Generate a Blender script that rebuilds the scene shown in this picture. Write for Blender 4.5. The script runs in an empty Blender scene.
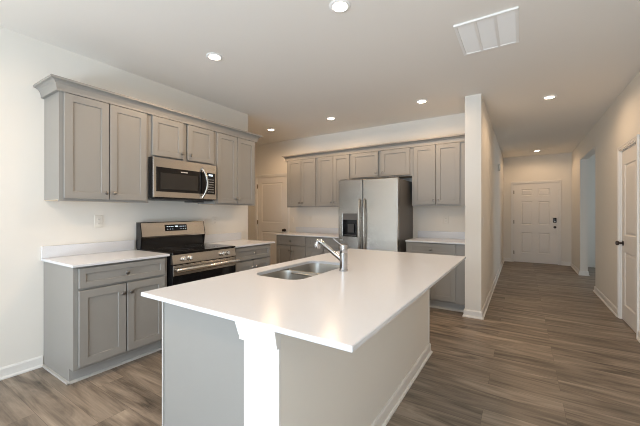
import bpy, bmesh, math, random
from mathutils import Vector, Matrix
SC = bpy.context.scene
COL = SC.collection
PI = math.pi

# ------------------------------------------------------------------ camera
F_PX, YAW, CAM = 314.6, 0.5705, (3.424, 0.0, 1.3035)
cd = bpy.data.cameras.new('camera')
cd.sensor_width = 36.0
cd.lens = 36.0 * F_PX / 640.0
cd.shift_y = -0.74 / 640.0
cd.clip_start = 0.05
cam = bpy.data.objects.new('camera', cd)
COL.objects.link(cam)
cam.location = CAM
cam.rotation_euler = (PI / 2, 0, YAW)
SC.camera = cam

# ------------------------------------------------------------------ world, daylight, exposure
w = bpy.data.worlds.new('world')
SC.world = w
w.use_nodes = True
wn = w.node_tree
sky = wn.nodes.new('ShaderNodeTexSky')
sky.sky_type = 'HOSEK_WILKIE'
sky.turbidity = 4.0
sky.sun_direction = Vector((-0.4, 0.5, 0.75)).normalized()
wn.links.new(sky.outputs[0], wn.nodes['Background'].inputs[0])
wn.nodes['Background'].inputs[1].default_value = 0.6
vs = SC.view_settings
vs.view_transform = 'Standard'
vs.look = 'None'
vs.gamma = 1.0
vs.use_curve_mapping = False
vs.exposure = 0.16
SC.cycles.filter_width = 1.0
SC.cycles.use_denoising = True
SC.cycles.denoising_input_passes = 'RGB_ALBEDO_NORMAL'
SC.cycles.denoising_prefilter = 'ACCURATE'
SC.cycles.max_bounces = 10
SC.cycles.diffuse_bounces = 6
SC.cycles.caustics_reflective = False
SC.cycles.caustics_refractive = False
SC.cycles.sample_clamp_indirect = 6.0


def area(name, loc, rot, sx, sy, watts, col):
    l = bpy.data.lights.new(name, 'AREA')
    l.shape = 'RECTANGLE'
    l.size, l.size_y = sx, sy
    l.energy = watts
    l.color = col
    o = bpy.data.objects.new(name, l)
    COL.objects.link(o)
    o.location, o.rotation_euler = loc, rot
    return o


# daylight standing outside the two openings of the shell: the added sliding window behind the
# camera and the window of the room off the hall
area('window_daylight', (2.50, -2.70, 1.45), (PI / 2 - math.radians(30), 0, 0), 3.3, 2.2, 92, (0.70, 0.85, 1.0))
# added fill lamp outside the same window, aimed up to brighten the ceiling
area('added_ceiling_fill', (2.50, -2.90, 0.10), (PI / 2 + math.radians(50), 0, 0), 3.3, 1.2, 270, (0.80, 0.90, 1.0))
area('side_window_daylight', (7.95, 8.0, 1.5), (PI / 2, 0, PI / 2), 1.4, 1.4, 38, (0.78, 0.90, 1.0))

LAMP_W = 27.0
LAMP_COL = (1.0, 0.67, 0.40)


# ------------------------------------------------------------------ materials
def nodes_of(name):
    m = bpy.data.materials.new(name)
    m.use_nodes = True
    nt = m.node_tree
    return m, nt, nt.nodes['Principled BSDF']


def mat(name, col, rough=0.5, metal=0.0, spec=0.5, bump=0.0, bscale=200.0, var=0.0, vscale=6.0, stretch=None, coat=0.0):
    m, nt, b = nodes_of(name)
    b.inputs['Base Color'].default_value = (*col, 1)
    b.inputs['Roughness'].default_value = rough
    b.inputs['Metallic'].default_value = metal
    b.inputs['Specular IOR Level'].default_value = spec
    b.inputs['Coat Weight'].default_value = coat
    tc = nt.nodes.new('ShaderNodeTexCoord')
    mp = nt.nodes.new('ShaderNodeMapping')
    nt.links.new(tc.outputs['Object'], mp.inputs['Vector'])
    if stretch:
        mp.inputs['Scale'].default_value = stretch
    nz = nt.nodes.new('ShaderNodeTexNoise')
    nz.inputs['Scale'].default_value = vscale
    nz.inputs['Detail'].default_value = 4
    nt.links.new(mp.outputs[0], nz.inputs['Vector'])
    if var > 0:
        mx = nt.nodes.new('ShaderNodeMix')
        mx.data_type = 'RGBA'
        mx.inputs['A'].default_value = (*[c * (1 - var) for c in col], 1)
        mx.inputs['B'].default_value = (*[min(1, c * (1 + var)) for c in col], 1)
        nt.links.new(nz.outputs['Fac'], mx.inputs['Factor'])
        nt.links.new(mx.outputs['Result'], b.inputs['Base Color'])
    if bump > 0:
        n2 = nt.nodes.new('ShaderNodeTexNoise')
        n2.inputs['Scale'].default_value = bscale
        nt.links.new(mp.outputs[0], n2.inputs['Vector'])
        bp = nt.nodes.new('ShaderNodeBump')
        bp.inputs['Strength'].default_value = bump
        bp.inputs['Distance'].default_value = 0.002
        nt.links.new(n2.outputs['Fac'], bp.inputs['Height'])
        nt.links.new(bp.outputs['Normal'], b.inputs['Normal'])
    return m


def emis(name, col, strength):
    m, nt, b = nodes_of(name)
    b.inputs['Base Color'].default_value = (*col, 1)
    b.inputs['Emission Color'].default_value = (*col, 1)
    b.inputs['Emission Strength'].default_value = strength
    return m


def glass_mat(name):
    m = bpy.data.materials.new(name)
    m.use_nodes = True
    nt = m.node_tree
    nt.nodes.clear()
    out = nt.nodes.new('ShaderNodeOutputMaterial')
    mix = nt.nodes.new('ShaderNodeMixShader')
    mix.inputs[0].default_value = 0.06
    t = nt.nodes.new('ShaderNodeBsdfTransparent')
    g = nt.nodes.new('ShaderNodeBsdfGlossy')
    g.inputs['Roughness'].default_value = 0.02
    nt.links.new(t.outputs[0], mix.inputs[1])
    nt.links.new(g.outputs[0], mix.inputs[2])
    nt.links.new(mix.outputs[0], out.inputs[0])
    return m


def floor_mat():
    m, nt, b = nodes_of('vinyl_plank')
    L = nt.links.new
    N = nt.nodes.new
    tc = N('ShaderNodeTexCoord')
    br = N('ShaderNodeTexBrick')
    br.inputs['Color1'].default_value = (0, 0, 0, 1)
    br.inputs['Color2'].default_value = (1, 1, 1, 1)
    br.inputs['Mortar'].default_value = (0.5, 0.5, 0.5, 1)
    br.inputs['Scale'].default_value = 1.0
    br.inputs['Mortar Size'].default_value = 0.0007
    br.inputs['Mortar Smooth'].default_value = 0.2
    br.inputs['Bias'].default_value = 0.0
    br.inputs['Brick Width'].default_value = 1.22
    br.inputs['Row Height'].default_value = 0.18
    br.offset = 0.37
    br.offset_frequency = 3
    L(tc.outputs['Object'], br.inputs['Vector'])
    # per-plank shift of the grain
    sc = N('ShaderNodeVectorMath'); sc.operation = 'SCALE'
    sc.inputs['Scale'].default_value = 17.0
    L(br.outputs['Color'], sc.inputs[0])
    ad = N('ShaderNodeVectorMath'); ad.operation = 'ADD'
    L(tc.outputs['Object'], ad.inputs[0]); L(sc.outputs[0], ad.inputs[1])
    mp = N('ShaderNodeMapping')
    mp.inputs['Scale'].default_value = (0.7, 5.0, 1.0)
    L(ad.outputs[0], mp.inputs['Vector'])
    g1 = N('ShaderNodeTexNoise')          # broad cathedral bands
    g1.inputs['Scale'].default_value = 1.6
    g1.inputs['Detail'].default_value = 5
    g1.inputs['Roughness'].default_value = 0.6
    g1.inputs['Distortion'].default_value = 1.4
    L(mp.outputs[0], g1.inputs['Vector'])
    mp2 = N('ShaderNodeMapping')
    mp2.inputs['Scale'].default_value = (1.5, 55.0, 1.0)
    L(ad.outputs[0], mp2.inputs['Vector'])
    g2 = N('ShaderNodeTexNoise')          # fine grain
    g2.inputs['Scale'].default_value = 2.0
    g2.inputs['Detail'].default_value = 6
    L(mp2.outputs[0], g2.inputs['Vector'])
    r = N('ShaderNodeValToRGB')
    e = r.color_ramp.elements
    e[0].position, e[0].color = 0.30, (0.050, 0.040, 0.031, 1)
    e[1].position, e[1].color = 0.70, (0.41, 0.34, 0.27, 1)
    k = e.new(0.46); k.color = (0.197, 0.161, 0.126, 1)
    mixf = N('ShaderNodeMix'); mixf.data_type = 'FLOAT'
    mixf.inputs['Factor'].default_value = 0.20
    L(g1.outputs['Fac'], mixf.inputs['A']); L(g2.outputs['Fac'], mixf.inputs['B'])
    L(mixf.outputs['Result'], r.inputs['Fac'])
    # plank-to-plank tone
    ton = N('ShaderNodeMapRange')
    ton.inputs['To Min'].default_value = 0.86
    ton.inputs['To Max'].default_value = 1.14
    L(br.outputs['Color'], ton.inputs['Value'])
    mul = N('ShaderNodeVectorMath'); mul.operation = 'SCALE'
    L(r.outputs['Color'], mul.inputs[0]); L(ton.outputs['Result'], mul.inputs['Scale'])
    jo = N('ShaderNodeMix'); jo.data_type = 'RGBA'
    jo.inputs['B'].default_value = (0.075, 0.058, 0.045, 1)
    L(br.outputs['Fac'], jo.inputs['Factor']); L(mul.outputs[0], jo.inputs['A'])
    L(jo.outputs['Result'], b.inputs['Base Color'])
    b.inputs['Roughness'].default_value = 0.42
    b.inputs['Specular IOR Level'].default_value = 0.4
    bp = N('ShaderNodeBump')
    bp.inputs['Strength'].default_value = 0.12
    bp.inputs['Distance'].default_value = 0.002
    L(g2.outputs['Fac'], bp.inputs['Height'])
    L(bp.outputs['Normal'], b.inputs['Normal'])
    return m


def quartz_mat():
    m, nt, b = nodes_of('white_quartz')
    L = nt.links.new
    N = nt.nodes.new
    tc = N('ShaderNodeTexCoord')
    v = N('ShaderNodeTexVoronoi')
    v.inputs['Scale'].default_value = 240
    L(tc.outputs['Object'], v.inputs['Vector'])
    r = N('ShaderNodeValToRGB')
    r.color_ramp.elements[0].position = 0.0
    r.color_ramp.elements[0].color = (0.62, 0.635, 0.66, 1)
    r.color_ramp.elements[1].position = 0.35
    r.color_ramp.elements[1].color = (0.735, 0.752, 0.785, 1)
    L(v.outputs['Distance'], r.inputs['Fac'])
    L(r.outputs['Color'], b.inputs['Base Color'])
    b.inputs['Roughness'].default_value = 0.2
    b.inputs['Specular IOR Level'].default_value = 0.5
    return m


def steel(name, col, rough, stretch):
    m = mat(name, col, rough, 1.0, var=0.05, vscale=1.0, stretch=stretch)
    b = m.node_tree.nodes['Principled BSDF']
    b.inputs['Anisotropic'].default_value = 0.4
    return m


M = dict(
    wall=mat('wall_paint', (0.79, 0.766, 0.715), 0.85, bump=0.05, bscale=350),
    ceil=mat('ceiling_paint', (0.84, 0.815, 0.775), 0.9, bump=0.08, bscale=220),
    trim=mat('white_trim_paint', (0.80, 0.79, 0.765), 0.4),
    door=mat('white_door_paint', (0.83, 0.81, 0.78), 0.45),
    cab=mat('grey_cabinet_paint', (0.290, 0.282, 0.264), 0.42, var=0.015, vscale=3),
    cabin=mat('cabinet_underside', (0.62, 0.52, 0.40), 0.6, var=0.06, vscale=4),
    quartz=quartz_mat(),
    floor=floor_mat(),
    steel=steel('stainless_steel', (0.56, 0.53, 0.49), 0.22, (3, 3, 160)),
    fsteel=steel('stainless_steel_door', (0.47, 0.445, 0.405), 0.27, (3, 3, 160)),
    steelh=steel('stainless_steel_bar', (0.72, 0.70, 0.67), 0.2, (3, 3, 60)),
    steeld=steel('sink_steel', (0.40, 0.375, 0.335), 0.34, (60, 3, 3)),
    chrome=mat('chrome', (0.48, 0.48, 0.485), 0.14, 1.0),
    knob=mat('pewter', (0.30, 0.29, 0.28), 0.28, 1.0),
    bronze=mat('dark_bronze', (0.06, 0.05, 0.045), 0.35, 0.8),
    hinge=mat('hinge_metal', (0.22, 0.18, 0.13), 0.4, 0.9),
    black=mat('black_enamel', (0.012, 0.012, 0.013), 0.22),
    glassb=mat('black_glass', (0.006, 0.006, 0.007), 0.06, spec=0.35),
    window=mat('smoked_window', (0.022, 0.021, 0.020), 0.10),
    ring=mat('burner_ring', (0.10, 0.10, 0.10), 0.25),
    plastic=mat('dark_grey_plastic', (0.06, 0.06, 0.06), 0.5),
    fside=mat('grey_appliance_side', (0.13, 0.125, 0.12), 0.5, bump=0.1, bscale=500),
    plate=mat('white_plastic', (0.78, 0.75, 0.69), 0.35),
    slot=mat('slot_grey', (0.32, 0.31, 0.30), 0.5),
    vent=mat('white_vent_enamel', (0.90, 0.90, 0.89), 0.5),
    toe=mat('toe_kick_paint', (0.40, 0.395, 0.38), 0.5),
    shoe=mat('light_shoe_molding', (0.52, 0.51, 0.485), 0.5),
    led=emis('warm_led', (1.0, 0.86, 0.66), 14.0),
    disp=emis('display_digits', (0.75, 0.88, 1.0), 1.2),
    badge=mat('silver_badge', (0.75, 0.75, 0.75), 0.3, 0.7),
    glass=glass_mat('clear_glass'),
    lawn=mat('lawn_green', (0.10, 0.16, 0.05), 0.9, var=0.3, vscale=3),
)


# ------------------------------------------------------------------ mesh helpers
class MB:
    """Collects shapes into one bmesh; build() links them as one mesh object."""

    def __init__(self):
        self.bm = bmesh.new()

    def box(self, x0, x1, y0, y1, z0, z1, bev=0.0, seg=2):
        g = bmesh.ops.create_cube(self.bm, size=1.0)
        for v in g['verts']:
            v.co = Vector(((x0 + x1) / 2 + v.co.x * (x1 - x0), (y0 + y1) / 2 + v.co.y * (y1 - y0), (z0 + z1) / 2 + v.co.z * (z1 - z0)))
        if bev > 0:
            es = list({e for v in g['verts'] for e in v.link_edges})
            bmesh.ops.bevel(self.bm, geom=es, offset=bev, segments=seg, affect='EDGES', profile=0.5)
        return self

    def prism(self, pts, axis, a0, a1):
        """closed outline pts extruded along axis ('x','y','z'); pts are the two other coordinates in order"""
        def put(p, a):
            if axis == 'x':
                return (a, p[0], p[1])
            if axis == 'y':
                return (p[0], a, p[1])
            return (p[0], p[1], a)
        A = [self.bm.verts.new(put(p, a0)) for p in pts]
        B = [self.bm.verts.new(put(p, a1)) for p in pts]
        n = len(pts)
        fs = [self.bm.faces.new(A), self.bm.faces.new(B[::-1])]
        for i in range(n):
            fs.append(self.bm.faces.new((A[i], B[i], B[(i + 1) % n], A[(i + 1) % n])))
        bmesh.ops.recalc_face_normals(self.bm, faces=fs)
        return self

    def loops(self, loops, cap=True, closed=True):
        """skin between consecutive vertex loops of equal length"""
        R = [[self.bm.verts.new(p) for p in lp] for lp in loops]
        fs = []
        n = len(R[0])
        for a, b in zip(R[:-1], R[1:]):
            for i in range(n if closed else n - 1):
                j = (i + 1) % n
                fs.append(self.bm.faces.new((a[i], a[j], b[j], b[i])))
        if cap:
            fs.append(self.bm.faces.new(R[0][::-1]))
            fs.append(self.bm.faces.new(R[-1]))
        bmesh.ops.recalc_face_normals(self.bm, faces=fs)
        return self

    def lathe(self, prof, origin, axis, n=20):
        """prof: (radius, distance along axis) from origin"""
        ax = Vector(axis).normalized()
        t = Vector((0, 0, 1)) if abs(ax.z) < 0.9 else Vector((1, 0, 0))
        u = ax.cross(t).normalized()
        v = ax.cross(u)
        o = Vector(origin)
        self.loops([[o + ax * d + (u * math.cos(2 * PI * i / n) + v * math.sin(2 * PI * i / n)) * max(r, 1e-4) for i in range(n)] for r, d in prof])
        return self

    def tube(self, pts, r, n=12):
        pts = [Vector(p) for p in pts]
        rs = r if isinstance(r, (list, tuple)) else [r] * len(pts)
        lp = []
        up = None
        for i, p in enumerate(pts):
            d = (pts[min(i + 1, len(pts) - 1)] - pts[max(i - 1, 0)]).normalized()
            if up is None:
                t = Vector((0, 0, 1)) if abs(d.z) < 0.9 else Vector((1, 0, 0))
                up = d.cross(t).normalized()
            up = (up - d * up.dot(d)).normalized()
            w2 = d.cross(up)
            lp.append([p + (up * math.cos(2 * PI * k / n) + w2 * math.sin(2 * PI * k / n)) * rs[i] for k in range(n)])
        self.loops(lp)
        return self

    def build(self, name, material, parent=None, smooth=False, loc=None):
        me = bpy.data.meshes.new(name)
        bmesh.ops.remove_doubles(self.bm, verts=self.bm.verts[:], dist=1e-6)
        self.bm.to_mesh(me)
        self.bm.free()
        if smooth:
            for p in me.polygons:
                p.use_smooth = True
            try:
                me.set_sharp_from_angle(angle=math.radians(35))
            except Exception:
                pass
        me.materials.append(material)
        o = bpy.data.objects.new(name, me)
        COL.objects.link(o)
        if parent:
            o.parent = parent
        if loc:
            o.location = loc
        return o


def tag(o, label=None, cat=None, group=None, kind=None):
    if label:
        o['label'] = label
    if cat:
        o['category'] = cat
    if group:
        o['group'] = group
    if kind:
        o['kind'] = kind
    return o


def empty(name, label, cat, loc=(0, 0, 0), rz=0.0, group=None, kind=None):
    o = bpy.data.objects.new(name, None)
    COL.objects.link(o)
    o.empty_display_size = 0.1
    o.location = loc
    o.rotation_euler = (0, 0, rz)
    return tag(o, label, cat, group, kind)


def struct(name, mb, m, label, cat):
    return tag(mb.build(name, m), label, cat, kind='structure')


# ------------------------------------------------------------------ main dimensions (metres; x from the range wall, y into the picture)
H = 2.755
YB = 5.0            # back wall
WEND = 3.356        # free end of the range wall
RX = 4.44           # hall side of the wall on the other side
HX0, HX1, HY = 2.823, 3.006, 4.30   # partition between kitchen and hall
YE = 9.74           # entrance wall
YR = -2.2           # wall behind the camera

# ------------------------------------------------------------------ structure
struct('floor', MB().box(-2.8, 7.8, YR - .12, YE + .12, -0.10, 0.0), M['floor'], 'brown wood-look vinyl plank floor through kitchen and hall', 'floor')
struct('ceiling', MB().box(-2.8, 7.8, YR - .12, YE + .12, H, H + 0.12), M['ceil'], 'flat painted ceiling with recessed lights', 'ceiling')
struct('wall_left', MB().box(-0.12, 0, YR, WEND, 0, H), M['wall'], 'pale wall behind the range and microwave', 'wall')
mb = MB()
PD0, PD1, PDH = -1.40, -0.58, 2.04                     # pantry door hole in the back wall
mb.box(-2.6, PD0, YB, YB + .12, 0, H).box(PD1, HX0, YB, YB + .12, 0, H).box(PD0, PD1, YB, YB + .12, PDH, H)
struct('wall_back', mb, M['wall'], 'warm beige wall behind the refrigerator and pantry door', 'wall')
mb = MB()
mb.box(-2.72, -2.6, WEND - .12, YB + .12, 0, H).box(-2.6, -0.12, WEND - .12, WEND, 0, H)
struct('wall_alcove', mb, M['wall'], 'wall of the passage in front of the pantry door', 'wall')
struct('wall_hall', MB().box(HX0, HX1, HY, YE, 0, H), M['wall'], 'white partition wall between the kitchen and the entrance hall', 'wall')
RD0, RD1, RDH = 4.55, 5.23, 2.045                      # door in the wall at the hall
RO0, RO1, ROH = 6.79, 8.40, 2.39                       # cased opening
XR = RX + .124
mb = MB()
mb.box(RX, XR, YR, RD0, 0, H).box(RX, XR, RD1, RO0, 0, H).box(RX, XR, RO1, YE, 0, H)
mb.box(RX, XR, RD0, RD1, RDH, H).box(RX, XR, RO0, RO1, ROH, H)
struct('wall_right', mb, M['wall'], 'long hall wall with a panel door and a plain opening', 'wall')
FD0, FD1, FDH = 3.24, 4.18, 2.045                      # entrance door
mb = MB()
mb.box(HX0, FD0, YE, YE + .12, 0, H).box(FD1, 7.8, YE, YE + .12, 0, H).box(FD0, FD1, YE, YE + .12, FDH, H)
struct('wall_end', mb, M['wall'], 'wall at the end of the hall holding the entrance door', 'wall')
SWY0, SWY1, SWZ0, SWZ1 = 7.3, 8.7, 0.8, 2.2            # window of the room off the hall
mb = MB()
mb.box(XR, 7.8, 5.4, 5.52, 0, H)
mb.box(7.68, 7.8, 5.52, SWY0, 0, H).box(7.68, 7.8, SWY1, YE, 0, H).box(7.68, 7.8, SWY0, SWY1, 0, SWZ0).box(7.68, 7.8, SWY0, SWY1, SWZ1, H)
struct('wall_side_room', mb, M['wall'], 'wall of the daylit room off the hall', 'wall')
BW0, BW1, BWZ = 0.85, 4.15, 2.50                       # sliding window added behind the camera to supply daylight
mb = MB()
mb.box(-.12, BW0, YR - .12, YR, 0, H).box(BW1, XR, YR - .12, YR, 0, H).box(BW0, BW1, YR - .12, YR, BWZ, H)
struct('wall_rear', mb, M['wall'], 'wall behind the camera with the added wide sliding window', 'wall')


def window(name, x0, x1, z0, z1, y, n, label, rz=0.0, at=(0, 0, 0)):
    r = empty(name, label, 'window', at, rz, kind='structure')
    fr = MB()
    fr.box(x0, x1, y - .03, y + .03, z0, z0 + .05).box(x0, x1, y - .03, y + .03, z1 - .05, z1)
    for i in range(n + 1):
        c = x0 + .025 + (x1 - x0 - .05) * i / n
        fr.box(c - .025, c + .025, y - .03, y + .03, z0, z1)
    fr.build('window_frame', M['trim'], r)
    MB().box(x0 + .03, x1 - .03, y - .003, y + .003, z0 + .03, z1 - .03).build('window_glass', M['glass'], r)
    return r


window('added_window_1', BW0, BW1, 0.0, BWZ, YR - .06, 3, 'wide white sliding window added behind the camera to let daylight in')
window('window_2', -(SWY1 - SWY0) / 2, (SWY1 - SWY0) / 2, SWZ0, SWZ1, 0, 2, 'white window of the room off the hall', PI / 2, (7.74, (SWY0 + SWY1) / 2, 0))


# baseboards: profile offset o from the wall plane, swept along a rectilinear path given for every offset
BB = [(0.0, 0.0), (0.026, 0.0), (0.026, 0.010), (0.020, 0.018), (0.014, 0.020), (0.014, 0.078), (0.008, 0.090), (0.0, 0.090)]


def swept(profile, path):
    """path(o) -> plan points at offset o from the wall; profile of (offset, z)"""
    mb = MB()
    P = [[Vector((p[0], p[1], z)) for p in path(o)] for o, z in profile]
    n = len(P[0])
    mb.loops([[P[k][i] for k in range(len(profile))] for i in range(n)])
    return mb


def baseboard(name, path, label):
    return struct(name, swept(BB, path), M['trim'], label, 'baseboard')


baseboard('baseboard_left', lambda o: [(o, YR), (o, 0.974)], 'white baseboard along the bare part of the range wall')
baseboard('baseboard_partition', lambda o: [(HX0 - o, HY + .07), (HX0 - o, HY - o), (HX1 + o, HY - o), (HX1 + o, YE - o), (FD0 - .065, YE - o)], 'white baseboard wrapping the partition end and running down the hall')
baseboard('baseboard_end', lambda o: [(FD1 + .065, YE - o), (RX - o, YE - o), (RX - o, RO1 - o), (XR + o, RO1 - o), (XR + o, RO1 + .3)], 'white baseboard from the entrance door lock side round the opening jamb')
baseboard('baseboard_right', lambda o: [(XR, RO0 + o), (RX - o, RO0 + o), (RX - o, RD1 + .065)], 'white baseboard between the panel door and the hall opening')
baseboard('baseboard_near', lambda o: [(RX - o, RD0 - .065), (RX - o, YR)], 'white baseboard along the wall beside the panel door hinges')
baseboard('baseboard_side_room', lambda o: [(XR + .3, YE - o), (7.68, YE - o)], 'white baseboard of the daylit room off the hall')
baseboard('baseboard_back', lambda o: [(PD1 + .065, YB - o), (-0.34, YB - o)], 'white baseboard between pantry door and base cabinets')
baseboard('baseboard_alcove', lambda o: [(-2.6, YB - o), (PD0 - .065, YB - o)], 'white baseboard on the hinge side of the pantry door')
baseboard('baseboard_wall_end', lambda o: [(0.0 + o, 3.205), (0.0 + o, WEND + o), (-2.6, WEND + o)], 'white baseboard round the free end of the range wall')


# ------------------------------------------------------------------ panel doors
def panel_door(name, wid, hgt, panels, hinge_side, label, at, rz, knob_z=0.93, hinges=(0.25, 1.05, 1.83), deadbolt=False, face=0.012):
    """local frame: x along the door, -y towards the viewer, wall face at y = 0"""
    r = empty(name, label, 'door', at, rz, kind='structure')
    g = 0.004
    y0 = face
    T = 0.035
    # slab with sunk, raised-field panels: bands of boxes around the panels, bevelled fields inside
    mb = MB()
    xs = sorted({g, wid - g} | {v for p in panels for v in p[:2]})
    zs = sorted({0.008, hgt - g} | {v for p in panels for v in p[2:]})
    for i in range(len(xs) - 1):
        for j in range(len(zs) - 1):
            cx, cz = (xs[i] + xs[i + 1]) / 2, (zs[j] + zs[j + 1]) / 2
            if any(p[0] < cx < p[1] and p[2] < cz < p[3] for p in panels):
                continue
            mb.box(xs[i], xs[i + 1], y0, y0 + T, zs[j], zs[j + 1])
    for a, b, c, d in panels:
        def ring(i, y):
            return [Vector((a + i, y, c + i)), Vector((b - i, y, c + i)), Vector((b - i, y, d - i)), Vector((a + i, y, d - i))]
        mb.loops([ring(0, y0), ring(.012, y0 + .010), ring(.020, y0 + .010), ring(.040, y0 + .003)], cap=False)
        q = ring(.040, y0 + .003)
        mb.bm.faces.new([mb.bm.verts.new(v) for v in q])
        mb.box(a, b, y0 + .012, y0 + T, c, d)
    mb.build('door_panel', M['door'], r)
    # casing with a stepped profile, mitred: one mesh
    cw = 0.060
    prof = [(.003, 0), (.003, -.011), (.016, -.011), (.018, -.016), (.042, -.016), (.045, -.019), (cw - .003, -.019), (cw, -.016), (cw, 0)]
    P = [[Vector(p) for p in ((-q, t, 0), (-q, t, hgt + q), (wid + q, t, hgt + q), (wid + q, t, 0))] for q, t in prof]
    mb = MB().loops([[P[k][i] for k in range(len(prof))] for i in range(4)])
    mb.build('casing', M['trim'], r)
    MB().box(-.001, g, 0, .12, 0, hgt).box(wid - g, wid + .001, 0, .12, 0, hgt).box(g, wid - g, 0, .12, hgt - g, hgt).build('jamb', M['trim'], r)
    hx = 0.0 if hinge_side < 0 else wid
    for z in hinges:
        hb = MB().lathe([(.0065, 0), (.0065, .09)], (hx, -.006 + y0 - .006, z - .045), (0, 0, 1), 10)
        hb.box(hx - .016, hx + .016, y0 - .006, y0 + .001, z - .045, z + .045)
        hb.build('hinge', M['hinge'], r, smooth=True)
    kx = wid - .065 if hinge_side < 0 else .065
    kb = MB().lathe([(.030, 0), (.030, .006), (.012, .010), (.011, .035), (.024, .042), (.028, .055), (.024, .066), (.008, .070)], (kx, y0, knob_z), (0, -1, 0), 20)
    kb.build('door_knob', M['bronze'], r, smooth=True)
    if deadbolt:
        db = MB().box(kx - .034, kx + .034, y0 - .026, y0, knob_z + .11, knob_z + .235, .012, 3)
        db.build('keypad_lock', M['black'], r, smooth=True)
        MB().box(kx - .012, kx + .012, y0 - .038, y0 - .026, knob_z + .125, knob_z + .15, .004).build('thumb_turn', M['badge'], r)
    return r


def two_panel(wid, side=.115, lo=(.20, .82), hi=(1.03, 1.87)):
    return [(side, wid - side, *lo), (side, wid - side, *hi)]


panel_door('door_1', PD1 - PD0, PDH, two_panel(PD1 - PD0, .12, (.20, .90), (1.09, 1.92)), -1, 'beige two-panel pantry door in the back wall beside the grey cabinets', (PD0, YB, 0), 0.0, .94, (.25, 1.09, 1.86))
FW = FD1 - FD0
c0, c1, c2, c3 = .17, .41, .53, .77
panel_door('door_2', FW, FDH, [(c0, c1, .25, .78), (c2, c3, .25, .78), (c0, c1, .98, 1.58), (c2, c3, .98, 1.58), (c0, c1, 1.73, 1.90), (c2, c3, 1.73, 1.90)], -1,
           'white six-panel entrance door with keypad lock at the end of the hall', (FD0, YE, 0), 0.0, .93, (.25, 1.05, 1.83), True)
# seen from the hall the right-hand wall's door runs from far to near: local x along -y
panel_door('door_3', RD1 - RD0, RDH, two_panel(RD1 - RD0, .125, (.20, .83), (1.03, 1.87)), +1, 'white two-panel door in the hall wall with a dark knob', (RX, RD1, 0), -PI / 2, .93, (.34, 1.05, 1.81))


# ------------------------------------------------------------------ cabinets
def knob(x, y, z, parent):
    mb = MB().lathe([(.007, 0), (.0065, .010), (.0075, .013), (.0155, .018), (.0168, .023), (.014, .028), (.006, .031)], (x, y, z), (0, -1, 0), 16)
    return mb.build('knob', M['knob'], parent, smooth=True)


def shaker(name, x0, x1, z0, z1, y, parent, rail=.060, t=.019):
    """shaker front, front face at y - t"""
    mb = MB()
    yf = y - t
    rl = min(rail, (z1 - z0) * .29)
    st = min(rail, (x1 - x0) * .26)

    def ring(dx, dz, yy):
        return [Vector((x0 + dx, yy, z0 + dz)), Vector((x1 - dx, yy, z0 + dz)), Vector((x1 - dx, yy, z1 - dz)), Vector((x0 + dx, yy, z1 - dz))]
    mb.loops([ring(0, 0, y), ring(0, 0, yf + .002), ring(.002, .002, yf), ring(st - .002, rl - .002, yf), ring(st, rl, yf + .0015), ring(st + .0005, rl + .0005, yf + .009)], cap=False)
    mb.bm.faces.new([mb.bm.verts.new(v) for v in ring(st + .0005, rl + .0005, yf + .009)])
    mb.bm.faces.new([mb.bm.verts.new(v) for v in ring(0, 0, y)[::-1]])
    return mb.build(name, M['cab'], parent)


def face_frame(wd, z0, z1, yf, parent, rails, mull=None, fr=.035, right_filler=0.0, t=.019, top=None):
    mb = MB()
    top = fr if top is None else top
    mb.box(0, fr, yf, yf + t, z0, z1).box(wd - fr - right_filler, wd, yf, yf + t, z0, z1)
    mb.box(fr, wd - fr - right_filler, yf, yf + t, z1 - top, z1).box(fr, wd - fr - right_filler, yf, yf + t, z0, z0 + fr)
    for r0, r1 in rails:
        mb.box(fr, wd - fr - right_filler, yf, yf + t, r0, r1)
    if mull is not None:
        mb.box(mull - .02, mull + .02, yf, yf + t, z0 + fr, z1 - top)
    return mb.build('face_frame', M['cab'], parent)


def base_cabinet(wd, label, at, rz, filler=0.0, margin=.03, d=.61, h=.892, shoe_left=False, doors=True):
    r = empty('base_cabinet', label, 'cabinet', at, rz, 'grey base cabinets along the walls')
    tk = .085
    mb = MB().prism([(-.004, 0), (-d + tk, 0), (-d + tk, .114), (-d + .0192, .114), (-d + .0192, h), (-.004, h)], 'x', .0015, wd - .0015)
    mb.build('cabinet_body', M['cab'], r)
    dw = wd - filler
    face_frame(wd, .114, h, -d, r, [(.705, .735)], dw / 2, right_filler=filler)
    dr = shaker('drawer', margin, dw - margin, .727, h - .014, -d - .003, r, rail=.045)
    knob(dw / 2, -d - .022, .800, dr)
    c = dw / 2
    for a, b, kx in ((margin, c - .004, c - .030), (c + .004, dw - margin, c + .030)):
        o = shaker('door', a, b, .137, .708, -d - .003, r)
        knob(kx, -d - .022, .633, o)
    MB().box(.0, wd, -d + tk - .006, -d + tk, .0, .112).build('toe_kick', M['toe'], r)
    sh = MB().prism([(-d + tk - .006, 0), (-d + tk - .022, 0), (-d + tk - .022, .008), (-d + tk - .012, .018), (-d + tk - .006, .018)], 'x', -.014 if shoe_left else 0, wd)
    if shoe_left:
        sh.box(-.014, .0012, -d + tk - .022, -.002, 0, .016)
    sh.build('shoe_molding', M['shoe'], r)
    return r


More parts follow.
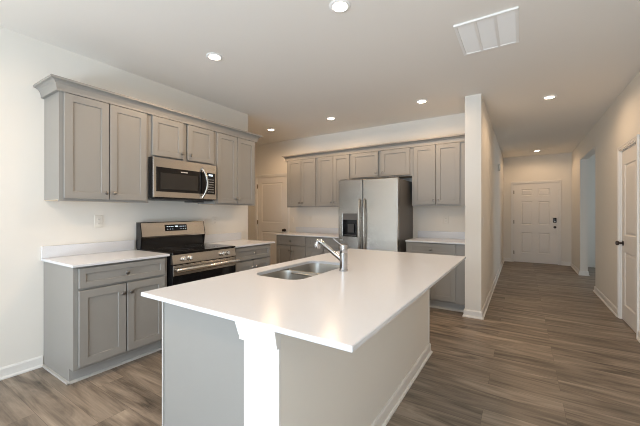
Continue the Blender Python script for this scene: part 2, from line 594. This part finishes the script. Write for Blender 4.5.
def wall_cabinet(wd, z0, label, at, rz, filler=0.0, d=.325, ztop=2.290, margin=.028):
    """at z = 0 of the empty lies the cabinet's underside"""
    r = empty('wall_cabinet', label, 'cabinet', (at[0], at[1], z0), rz, 'grey wall cabinets under the crown molding')
    h = ztop - z0
    MB().box(.0015, wd - .0015, -d + .0192, -.002, .012, h).build('cabinet_body', M['cab'], r)
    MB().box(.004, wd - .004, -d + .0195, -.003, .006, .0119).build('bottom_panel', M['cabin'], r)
    dw = wd - filler
    c = dw / 2
    wide = h < .6
    face_frame(wd, 0, h, -d, r, [], c if wide else None, fr=.032, right_filler=filler)
    gap = .026 if wide else .004
    for a, b, kx in ((margin, c - gap, c - gap - .028), (c + gap, dw - margin, c + gap + .028)):
        o = shaker('door', a, b, .020, h - .026, -d - .003, r)
        knob(kx, -d - .022, .020 + .058, o)
    return r


LR = PI / 2     # rotation of everything standing against the range wall
CB = 'grey base cabinet '
base_cabinet(.735, CB + 'with exposed end panel, between bare wall and range', (0, .980, 0), LR, shoe_left=True)
base_cabinet(.650, CB + 'between the range and the free end of the range wall', (0, 2.514, 0), LR)
base_cabinet(.683, CB + 'closest to the pantry door', (-.333, YB, 0), 0)
base_cabinet(.683, CB + 'next to the refrigerator dispenser side, second from the pantry door', (.350, YB, 0), 0)
base_cabinet(.766, CB + 'between the dark refrigerator side and the hall partition', (2.052, YB, 0), 0, filler=.085)

CW = 'grey two-door wall cabinet '
wall_cabinet(.712, 1.395, CW + 'hanging over the base cabinet with the exposed end panel', (0, .985, 0), LR)
wall_cabinet(.790, 1.852, 'short ' + CW + 'directly above the microwave', (0, 1.698, 0), LR)
wall_cabinet(.680, 1.395, CW + 'between the microwave and the free end of the range wall', (0, 2.490, 0), LR)
wall_cabinet(.683, 1.395, CW + 'closest to the pantry door', (-.318, YB, 0), 0)
wall_cabinet(.670, 1.395, CW + 'second from the pantry door, against the refrigerator', (.366, YB, 0), 0)
wall_cabinet(1.012, 1.845, 'short wide ' + CW + 'above the refrigerator', (1.037, YB, 0), 0)
wall_cabinet(.772, 1.395, CW + 'between the refrigerator and the hall partition', (2.050, YB, 0), 0, filler=.085)

CROWN = [(0.0, 2.268), (0.022, 2.268), (0.022, 2.286), (0.025, 2.300), (0.031, 2.318), (0.041, 2.332), (0.055, 2.342), (0.071, 2.346), (0.072, 2.362), (0.0, 2.362)]
UY0, UY1, UD = .985, 3.170, .325
crown_l = swept(CROWN, lambda o: [(0.001, UY0 - o), (UD + o, UY0 - o), (UD + o, UY1 + o), (0.001, UY1 + o)])
tag(crown_l.build('crown_molding', M['cab']), 'grey crown molding running along the cabinets over the microwave', 'crown molding', 'grey crown moldings', 'thing')
crown_b = swept(CROWN, lambda o: [(-.318 - o, YB - .001), (-.318 - o, YB - UD - o), (HX0 - .001, YB - UD - o)])
tag(crown_b.build('crown_molding', M['cab']), 'grey crown molding running along the cabinets over the refrigerator', 'crown molding', 'grey crown moldings', 'thing')


# ------------------------------------------------------------------ countertops
def countertop(wd, label, at, rz, splash=True, side=0):
    r = empty('countertop', label, 'countertop', (at[0], at[1], (.8935)), rz, 'white counters along the walls')
    MB().box(0, wd, -.648, -.001, 0, .0205, .002).build('slab', M['quartz'], r)
    MB().box(0.001, wd - .001, -.021, -.001, .0207, .121, .002).build('backsplash', M['quartz'], r)
    return r


countertop(.758, 'white quartz countertop beside the range over the cabinet with the exposed end', (0, .963, 0), LR)
countertop(.696, 'white quartz countertop between the range and the free wall end', (0, 2.512, 0), LR)
countertop(1.380, 'long white quartz countertop from the pantry door to the refrigerator', (-.345, YB, 0), 0)
countertop(.772, 'white quartz countertop between the refrigerator and the hall partition', (2.050, YB, 0), 0)

# ------------------------------------------------------------------ island
IX0, IX1, IY0, IY1 = 1.861, 3.010, .819, 3.032
KX0, KX1, KY0, KY1 = 2.528, 2.700, .870, 3.000
ZC = .894
isl = empty('kitchen_island', 'kitchen island with grey end panel and white knee wall under the big countertop', 'island', (2.3, 1.95, 0))


def I(p):
    return (p[0] - 2.3, p[1] - 1.95)


def ibox(mb, x0, x1, y0, y1, z0, z1, bev=0.0):
    return mb.box(x0 - 2.3, x1 - 2.3, y0 - 1.95, y1 - 1.95, z0, z1, bev)


ibox(MB(), KX0, KX1, KY0, KY1, 0, ZC - .001).build('knee_wall', M['wall'], isl)
ibox(MB(), KX0 - .002, KX1 + .0005, KY0 - .012, KY0 - .0005, 0, ZC - .001, .002).build('end_board', M['trim'], isl)
cap = [(0.0, .820), (.012, .820), (.012, .831), (.015, .842), (.018, .858), (.022, .878), (.025, ZC - .001), (0.0, ZC - .001)]
swept(cap, lambda o: [I((KX0 - .002 - o, KY0 + .03)), I((KX0 - .002 - o, KY0 - .0122 - o)), I((KX1 + .001, KY0 - .0122 - o))]).build('end_cap_trim', M['trim'], isl)
swept(BB, lambda o: [I((KX1 + o, KY0 - .012)), I((KX1 + o, KY1 + o)), I((KX0, KY1 + o))]).build('baseboard', M['trim'], isl)
ibox(MB(), KX1, KX1 + .004, KY1 - .02, KY1 + .002, .09, ZC - .001).build('corner_bead', M['trim'], isl)
# cabinets: the carcass leaves room for the sink
cb = MB()
ibox(cb, 1.925, KX0 - .001, .915, 1.36, .114, ZC - .001)
ibox(cb, 1.925, KX0 - .001, 2.28, KY1, .114, ZC - .001)
ibox(cb, 1.925, KX0 - .001, 1.36, 2.28, .114, .60)
ibox(cb, 2.44, KX0 - .001, 1.36, 2.28, .60, ZC - .001)
ibox(cb, 1.925, 1.945, 1.36, 2.28, .60, ZC - .001)
ibox(cb, 1.995, KX0 - .001, .915, KY1, 0, .114)
cb.build('cabinet_body', M['cab'], isl)
ibox(MB(), 1.918, KX0 - .003, .905, .9145, 0.0, ZC - .001).build('end_panel', M['cab'], isl)
tag(ibox(MB(), 1.904, 1.914, .899, .9147, 0.0, ZC - .001, .002).build('edge_strip', M['shoe'], isl), 'pale edge strip')
YD = [(.92, 1.345), (1.365, 1.815), (1.825, 2.275), (2.295, 2.985)]
for a, b in YD:
    mb = MB()
    ibox(mb, 1.903, 1.924, a, b, .135, .86, .002)
    ibox(mb, 1.897, 1.903, a, a + .06, .135, .86).bm
    ibox(mb, 1.897, 1.903, b - .06, b, .135, .86)
    ibox(mb, 1.897, 1.903, a + .06, b - .06, .135, .195)
    ibox(mb, 1.897, 1.903, a + .06, b - .06, .80, .86)
    d = mb.build('door', M['cab'], isl)
    MB().lathe([(.007, 0), (.0065, .012), (.0165, .019), (.014, .028), (.005, .031)], (1.897 - 2.3, b - .03 - 1.95, .80), (-1, 0, 0), 16).build('knob', M['knob'], d, smooth=True)

# countertop slab with a rounded sink cut-out
SX0, SX1, SY0, SY1, SR = 1.990, 2.352, 1.430, 2.125, .085


def rounded(x0, x1, y0, y1, r, n=6):
    pts = []
    for cx, cy, a0 in ((x1 - r, y1 - r, 0), (x0 + r, y1 - r, 90), (x0 + r, y0 + r, 180), (x1 - r, y0 + r, 270)):
        for k in range(n + 1):
            a = math.radians(a0 + 90 * k / n)
            pts.append((cx + r * math.cos(a), cy + r * math.sin(a)))
    return pts


hole = rounded(SX0, SX1, SY0, SY1, SR)
n = len(hole)


def outer_pts(ins):
    x0, x1, y0, y1 = IX0 + ins, IX1 - ins, IY0 + ins, IY1 - ins
    out = []
    q = n // 4
    for c, (cx, cy) in enumerate(((x1, y1), (x0, y1), (x0, y0), (x1, y0))):
        out += [(cx, cy)] * q
    return out


bm = bmesh.new()
CXI, CYI = 2.435, 1.925
ctop = MB()
ctop.bm.free()
ctop.bm = bm


def ring_verts(pts, z):
    return [bm.verts.new((p[0] - CXI, p[1] - CYI, z)) for p in pts]


def corners(ins, z):
    x0, x1, y0, y1 = IX0 + ins, IX1 - ins, IY0 + ins, IY1 - ins
    return [bm.verts.new((x - CXI, y - CYI, z)) for x, y in ((x1, y1), (x0, y1), (x0, y0), (x1, y0))]


T = .020
q = n // 4
ot, om, ob_, obb = corners(.003, T), corners(0, T - .003), corners(0, .003), corners(.003, 0)
ht, hb = ring_verts(hole, T), ring_verts(hole, 0)
fs = []


def cap_face(o, h):
    for c in range(4):
        seg = [h[c * q + k] for k in range(q)]
        for k in range(q - 1):
            fs.append(bm.faces.new((o[c], seg[k], seg[k + 1])))
        nxt = h[((c + 1) * q) % n]
        fs.append(bm.faces.new((o[c], seg[-1], nxt, o[(c + 1) % 4])))


cap_face(ot, ht)
cap_face(obb, hb)
for A, B in ((ot, om), (om, ob_), (ob_, obb)):
    for c in range(4):
        fs.append(bm.faces.new((A[c], A[(c + 1) % 4], B[(c + 1) % 4], B[c])))
for k in range(n):
    fs.append(bm.faces.new((ht[k], hb[k], hb[(k + 1) % n], ht[(k + 1) % n])))
bmesh.ops.recalc_face_normals(bm, faces=fs)
tag(ctop.build('countertop', M['quartz'], loc=(CXI, CYI, ZC)), 'large white quartz island countertop with the sink cut-out', 'countertop')

# undermount double-bowl sink
snk = empty('sink', 'stainless steel double-bowl sink set into the white island countertop', 'sink', (2.184, 1.815, .68))


def bowl(x0, x1, y0, y1, depth):
    mb = MB()
    top = ZC - .002 - .68
    L = []
    for ins, z, r in ((-.012, top, .085), (0, top, .075), (.004, top - .02, .072), (.014, top - depth + .03, .066), (.026, top - depth + .008, .055), (.05, top - depth, .04)):
        L.append([Vector((p[0] - 2.184, p[1] - 1.815, z)) for p in rounded(x0 + ins, x1 - ins, y0 + ins, y1 - ins, r)])
    mb.loops(L, cap=False)
    mb.bm.faces.new([mb.bm.verts.new(v) for v in L[-1]])
    o = mb.build('bowl', M['steeld'], snk, smooth=True)
    cx, cy = (x0 + x1) / 2 - 2.184, (y0 + y1) / 2 - 1.815
    MB().lathe([(.045, 0), (.045, .003), (.038, .004), (.034, .0015), (.012, .0012)], (cx, cy, top - depth + .0002), (0, 0, 1), 24).build('drain', M['steelh'], o, smooth=True)


bowl(SX0 - .004, SX1 + .004, SY0 - .004, 1.762, .20)
bowl(SX0 - .004, SX1 + .004, 1.782, SY1 + .004, .20)
MB().box(SX0 - 2.184 + .03, SX1 - 2.184 - .03, 1.757 - 1.815, 1.787 - 1.815, .186, .201, .006, 3).build('divider', M['steeld'], snk, smooth=True)

# faucet
fc = empty('faucet', 'chrome single-lever faucet behind the sink on the island', 'faucet', (2.425, 1.848, .9142))
MB().lathe([(.030, 0), (.030, .006), (.0265, .010), (.0262, .118), (.0262, .120)], (0, 0, 0), (0, 0, 1), 28).build('body', M['chrome'], fc, smooth=True)
MB().lathe([(.0255, .1205), (.0272, .124), (.0272, .165), (.025, .173), (.010, .176)], (0, 0, 0), (0, 0, 1), 28).build('handle_cap', M['chrome'], fc, smooth=True)
MB().tube([(-.012, 0, .166), (-.04, -.002, .184), (-.078, -.004, .212)], [.006, .0052, .0046], 10).build('lever', M['chrome'], fc, smooth=True)
MB().tube([(-.012, 0, .072), (-.06, 0, .104), (-.15, 0, .164), (-.172, 0, .178)], [.0155, .0155, .0145, .014], 16).build('spout', M['chrome'], fc, smooth=True)
MB().tube([(-.165, 0, .174), (-.184, 0, .187), (-.199, 0, .186), (-.208, 0, .170), (-.212, 0, .146), (-.213, 0, .138)], [.0150, .0175, .0205, .0225, .0235, .0215], 16).build('spray_head', M['chrome'], fc, smooth=True)

# ------------------------------------------------------------------ range
RW = .775
rg = empty('range', 'stainless steel and black electric range between the base cabinets', 'range', (0, 1.734, 0), LR)
MB().box(.004, RW - .004, -.635, -.03, .04, .900).build('body', M['black'], rg)
for x in (.05, RW - .05):
    for y in (-.58, -.08):
        MB().lathe([(.018, 0), (.018, .012), (.010, .014), (.010, .042)], (x, y, 0), (0, 0, 1), 12).build('foot', M['black'], rg)
ct = MB().box(0.001, RW - .001, -.668, -.03, .901, .921, .004, 3).build('cooktop', M['glassb'], rg)
for x, y, r in ((.21, -.50, .115), (.55, -.50, .09), (.21, -.25, .085), (.55, -.25, .115)):
    b = MB()
    for rr in (r, r * .62):
        k = 40
        P = [[Vector((x + q2 * math.cos(2 * PI * i / k), y + q2 * math.sin(2 * PI * i / k), .9213)) for i in range(k)] for q2 in (rr - .0015, rr + .0015)]
        P2 = [[v + Vector((0, 0, .0004)) for v in lp] for lp in (P[1], P[0])]
        b.loops([P[0], P[1], P2[0], P2[1], P[0]], cap=False)
    b.build('burner_ring', M['ring'], ct)
# backguard: black lower riser with a slanted stainless head
MB().box(.018, RW - .018, -.100, -.028, .922, 1.04).build('riser', M['black'], rg)
bg = MB().prism([(-.028, 1.035), (-.126, 1.035), (-.128, 1.048), (-.098, 1.190), (-.088, 1.198), (-.028, 1.198)], 'x', .008, RW - .008)
bgo = bg.build('backguard', M['steel'], rg)
for x0, x1 in ((-.001, .0075), (RW - .0075, RW + .001)):
    eb = MB().prism([(-.026, .922), (-.105, .922), (-.124, 1.034), (-.129, 1.047), (-.098, 1.194), (-.026, 1.198)], 'x', x0, x1)
    eb.build('end_cap', M['black'], bgo)


def slant(z, off=.0015):     # y of the slanted stainless face
    t = (z - 1.048) / (1.190 - 1.048)
    return -.128 + .030 * t - off


dsp = MB()
z0, z1 = 1.095, 1.165
dsp.prism([(slant(z0), z0), (slant(z0, -.004), z0), (slant(z1, -.004), z1), (slant(z1), z1)], 'x', .262, .532)
dso = dsp.build('display', M['glassb'], bgo)
dg = MB()
rng = random.Random(4)
for x, wd, zz in ([(.285 + .022 * i, .013, 1.143) for i in range(4)] + [(.385, .034, 1.145)] + [(.440 + .022 * i, .013, 1.143) for i in range(4)] + [(.288 + .03 * i, .010, 1.116) for i in range(3)] + [(.45 + .03 * i, .008, 1.116) for i in range(3)]):
    hh = .010 if wd > .03 else .004
    dg.prism([(slant(zz - hh / 2, .0022), zz - hh / 2), (slant(zz - hh / 2, .001), zz - hh / 2), (slant(zz + hh / 2, .001), zz + hh / 2), (slant(zz + hh / 2, .0022), zz + hh / 2)], 'x', x, x + wd)
dg.build('display_marks', M['disp'], dso)
# front: control strip with four knobs, oven door, drawer
cp = MB().prism([(-.635, .806), (-.672, .806), (-.672, .812), (-.660, .897), (-.635, .8995)], 'x', .003, RW - .003).build('control_panel', M['steel'], rg)
for x in (.115, .185, .578, .650):
    kb = MB().lathe([(.027, 0), (.027, .006), (.022, .009), (.020, .032), (.017, .035)], (x, -.665, .852), (0, -1, .13), 20)
    kb.box(x - .0035, x + .0035, -.704, -.672, .838, .876, .001)
    kb.build('knob', M['steelh'], cp, smooth=True)
dr = MB().box(.004, RW - .004, -.668, -.636, .235, .800, .004).build('oven_door', M['glassb'], rg)
MB().box(.006, RW - .006, -.6735, -.6685, .700, .798, .002).build('door_trim', M['steel'], dr)
MB().box(.14, RW - .14, -.6695, -.6682, .36, .60).build('oven_window', M['window'], dr)
hb2 = MB().tube([(.006, -.722, .757), (.016, -.726, .757), (RW / 2, -.734, .757), (RW - .016, -.726, .757), (RW - .006, -.722, .757)], [.017, .021, .021, .021, .017], 14)
hb2.tube([(.045, -.672, .755), (.045, -.725, .755)], .011, 10).tube([(RW - .045, -.672, .755), (RW - .045, -.725, .755)], .011, 10)
hb2.build('oven_handle', M['steelh'], dr, smooth=True)
MB().box(.004, RW - .004, -.664, -.636, .052, .228, .004).build('storage_drawer', M['steel'], rg)

# ------------------------------------------------------------------ microwave
MWW, MZ0, MZ1 = .752, 1.432, 1.850
mw = empty('microwave', 'stainless over-the-range microwave under the short cabinet', 'microwave', (0, 1.700, MZ0), LR)
hz = MZ1 - MZ0
MB().box(.0, MWW, -.3885, -.004, .012, hz).build('body', M['black'], mw)
MB().box(.01, MWW - .01, -.352, -.01, 0, .0118).build('underside_grille', M['plastic'], mw)
md = MB().box(.0, MWW - .0, -.402, -.389, .020, hz - .001, .004, 3).build('front_panel', M['steel'], mw)
tag(md, 'brushed stainless front')
dwn = MB().box(.032, .735, -.4045, -.4022, .078, .322, .001)
dg2 = dwn.build('black_glass_face', M['glassb'], md)
MB().box(.072, .500, -.4056, -.4046, .106, .268).build('door_window', M['window'], dg2)
MB().box(.295, .375, -.4056, -.4046, .288, .298).build('badge', M['badge'], dg2)
ck = MB()
ck.box(.645, .700, -.4058, -.4046, .287, .305)
cko = ck.build('clock_display', M['disp'], dg2)
kp = MB()
for i in range(3):
    for j in range(6):
        kp.box(.640 + i * .028, .655 + i * .028, -.4056, -.4046, .100 + j * .028, .110 + j * .028)
kp.build('keypad', M['slot'], dg2)
P = []
for k in range(13):
    t = k / 12
    P.append((.555 + .030 * math.sin(PI * t), -.412 - .050 * math.sin(PI * t) ** .7, .035 + .325 * t))
mh = MB().tube(P, [.013] * 13, 12)
mh.box(.541, .571, -.412, -.4025, .022, .050, .003).box(.541, .571, -.412, -.4025, .345, .372, .003)
mh.build('handle', M['fsteel'], md, smooth=True)
MB().box(.50, .66, -.30, -.16, -.016, -.0002, .003).build('lamp_cover', M['plastic'], mw)

# ------------------------------------------------------------------ refrigerator
FX0, FX1, FY, FZ = 1.040, 1.982, 4.240, 1.790
fw = FX1 - FX0
fg = empty('refrigerator', 'stainless side-by-side refrigerator with a door dispenser', 'refrigerator', (FX0, YB - .03, 0))
D = YB - .03 - FY                    # depth from back to door faces
MB().box(.006, fw - .006, -D + .085, 0, .03, FZ - .012, .004).build('body', M['fside'], fg)
for x in (.08, fw - .08):
    for y in (-D + .13, -.08):
        MB().lathe([(.025, 0), (.025, .031)], (x, y, 0), (0, 0, 1), 12).build('foot', M['plastic'], fg)
MB().box(.02, fw - .02, -D + .05, -D + .084, .03, .095).build('toe_grille', M['plastic'], fg)
SPL = 1.447 - FX0


def fdoor(name, x0, x1):
    return MB().box(x0, x1, -D, -D + .078, .105, FZ, .010, 3)


# freezer door built around the dispenser recess
dx0, dx1, dz0, dz1 = .074, .318, .935, 1.285
mb = MB()
mb.box(.002, dx0, -D, -D + .078, .105, FZ, .004).box(dx1, SPL - .004, -D, -D + .078, .105, FZ, .004)
mb.box(dx0 - .004, dx1 + .004, -D, -D + .078, dz1, FZ, .0005).box(dx0 - .004, dx1 + .004, -D, -D + .078, .105, dz0, .0005)
fz = mb.build('freezer_door', M['fsteel'], fg)
ds = MB().box(dx0, dx1, -D + .060, -D + .076, dz0, dz1)
ds.box(dx0, dx0 + .012, -D + .002, -D + .06, dz0, dz1).box(dx1 - .012, dx1, -D + .002, -D + .06, dz0, dz1).box(dx0, dx1, -D + .002, -D + .06, dz0, dz0 + .02)
dso = ds.build('dispenser', M['black'], fz)
MB().box(dx0, dx1, -D - .002, -D + .0595, dz1 - .095, dz1, .002).build('dispenser_controls', M['fside'], dso)
MB().box(dx0 + .07, dx1 - .07, -D + .03, -D + .05, dz0 + .06, dz0 + .19, .006).build('dispenser_paddle', M['plastic'], dso)
MB().box(dx0 + .02, dx1 - .02, -D + .006, -D + .058, dz0 + .0202, dz0 + .026).build('drip_tray', M['fside'], dso)
MB().box(.028, .075, -D - .0015, -D - .0002, .872, .892).build('badge', M['badge'], fz)
fr = fdoor('refrigerator_door', SPL + .004, fw - .002).build('refrigerator_door', M['fsteel'], fg)
for d, x in ((fz, SPL - .040), (fr, SPL + .042)):
    P = [(x, -D - .006, .70)]
    for k in range(15):
        t = k / 14
        P.append((x, -D - .030 - .028 * math.sin(PI * t), .715 + .765 * t))
    P.append((x, -D - .006, 1.495))
    MB().tube(P, [.013] + [.0135] * 15 + [.013], 12).build('handle', M['fsteel'], d, smooth=True)
for x in (.02, fw - .12):
    MB().box(x, x + .10, -D + .02, -D + .13, FZ + .0005, FZ + .018, .004).build('hinge_cover', M['fside'], fg)


# ------------------------------------------------------------------ ceiling fittings
def downlight(x, y, label, watts=LAMP_W):
    r = empty('ceiling_light', label, 'ceiling light', (x, y, H), 0, 'recessed ceiling lights')
    MB().lathe([(.052, -.0002), (.076, -.0002), (.076, -.004), (.070, -.008), (.056, -.009), (.052, -.006)], (0, 0, 0), (0, 0, 1), 40).build('trim_ring', M['vent'], r, smooth=True)
    MB().lathe([(.0510, -.002), (.0510, -.0066), (.040, -.0078), (.001, -.0081)], (0, 0, 0), (0, 0, 1), 36).build('lens', M['led'], r, smooth=True)
    l = bpy.data.lights.new('lamp', 'SPOT')
    l.energy = watts
    l.color = LAMP_COL
    l.shadow_soft_size = .06
    l.spot_size = math.radians(176)
    l.spot_blend = .5
    o = bpy.data.objects.new('lamp', l)
    COL.objects.link(o)
    o.parent = r
    o.location = (0, 0, -.035)


RL = 'round recessed ceiling light '
downlight(2.347, 1.938, RL + 'cut by the top of the photo, above the island')
downlight(1.013, 1.938, RL + 'above the range and microwave')
downlight(-.279, 4.181, RL + 'in front of the pantry door')
downlight(.942, 4.181, RL + 'over the counter between pantry door and refrigerator')
downlight(2.322, 4.181, RL + 'between the refrigerator and the partition end')
downlight(3.717, 4.895, RL + 'in the hall beside the partition end', 20.0)
downlight(3.724, 9.000, RL + 'close to the entrance door', 17.0)

downlight(1.013, -.305, RL + 'added unseen behind the camera as fill, in line with the one above the range', 38.0)  # unseen lamp, added to brighten the floor by the range wall
downlight(2.347, -.305, RL + 'added unseen behind the camera as fill, in line with the one above the island', 14.0)  # second unseen lamp of that row, also added to supply light

vt = empty('ceiling_vent', 'white three-panel return air grille in the ceiling', 'vent', (3.19, 2.89, H))
vx, vy = .215, .272
fr = MB()
fr.box(-vx, vx, -vy - .004, -vy + .018, -.016, -.0005, .003).box(-vx, vx, vy - .022, vy, -.010, -.0005, .002)
fr.box(-vx, -vx + .022, -vy + .022, vy - .022, -.010, -.0005, .002).box(vx - .022, vx, -vy + .022, vy - .022, -.010, -.0005, .002)
for x in (-.0665, .0665):
    fr.box(x - .010, x + .010, -vy + .022, vy - .022, -.010, -.0005)
fr.build('frame', M['vent'], vt)
for a, b in ((-vx + .022, -.0765), (-.0565, .0565), (.0765, vx - .022)):
    pn = MB().box(a, b, -vy + .022, vy - .022, -.0014, -.0006)
    k = 34
    for i in range(k):
        y = -vy + .028 + (2 * vy - .056) * i / (k - 1)
        pn.prism([(y - .0075, -.0014), (y + .0070, -.0052), (y + .0075, -.0046), (y - .0055, -.0014)], 'x', a, b)
    pn.build('louver_panel', M['vent'], vt)


# ------------------------------------------------------------------ outlets and switches
def wall_plate(name, label, cat, at, rz, gangs=1, kind='outlet', group=None):
    wd = .07 + .046 * (gangs - 1)
    r = empty(name, label, cat, at, rz, group)
    MB().box(-wd / 2, wd / 2, -.006, -.0005, -.058, .058, .003).build('plate', M['plate'], r)
    for g in range(gangs):
        x = (g - (gangs - 1) / 2) * .046
        if kind == 'outlet':
            for z in (-.020, .020):
                o = MB().lathe([(.0165, 0), (.0165, .0022), (.015, .003)], (x, -.006, z), (0, -1, 0), 20).build('socket', M['plate'], r)
                MB().box(x - .007, x - .005, -.0094, -.009, z - .005, z + .005).box(x + .005, x + .007, -.0094, -.009, z - .005, z + .005).build('slots', M['slot'], o)
        else:
            MB().box(x - .0165, x + .0165, -.0075, -.006, -.034, .034, .001).build('rocker', M['plate'], r)
            MB().box(x - .0165, x + .0165, -.0080, -.0074, -.0010, .0010).build('rocker_line', M['slot'], r)
    return r


GO = 'white wall outlets above the counters'
wall_plate('wall_outlet', 'white outlet above the counter with the exposed cabinet end', 'outlet', (0, 1.395, 1.215), LR, group=GO)
wall_plate('wall_outlet', 'white outlet between the range and the free wall end', 'outlet', (0, 2.755, 1.190), LR, group=GO)
wall_plate('wall_outlet', 'white outlet on the back wall between pantry door and refrigerator', 'outlet', (-.01, YB, 1.175), 0, group=GO)
wall_plate('wall_outlet', 'white outlet on the back wall between refrigerator and partition', 'outlet', (2.465, YB, 1.190), 0, group=GO)
wall_plate('light_switch', 'white light switch beside the pantry door casing', 'light switch', (-.445, YB, 1.150), 0, 1, 'switch', 'light switches')
wall_plate('light_switch', 'double white light switch on the hall side of the partition end', 'light switch', (HX1, 4.50, 1.180), LR, 2, 'switch', 'light switches')
tag(MB().box(-9, 14, -16, 16, -.30, -.12).build('lawn', M['lawn']), 'green lawn outside the windows', 'lawn', kind='structure')

ch = empty('door_chime', 'small door chime high on the hall side of the partition', 'door chime', (HX1, 7.75, 2.26), LR)
MB().box(-.09, .09, -.030, -.0005, -.07, .07, .008, 3).build('chime_cover', M['plate'], ch)
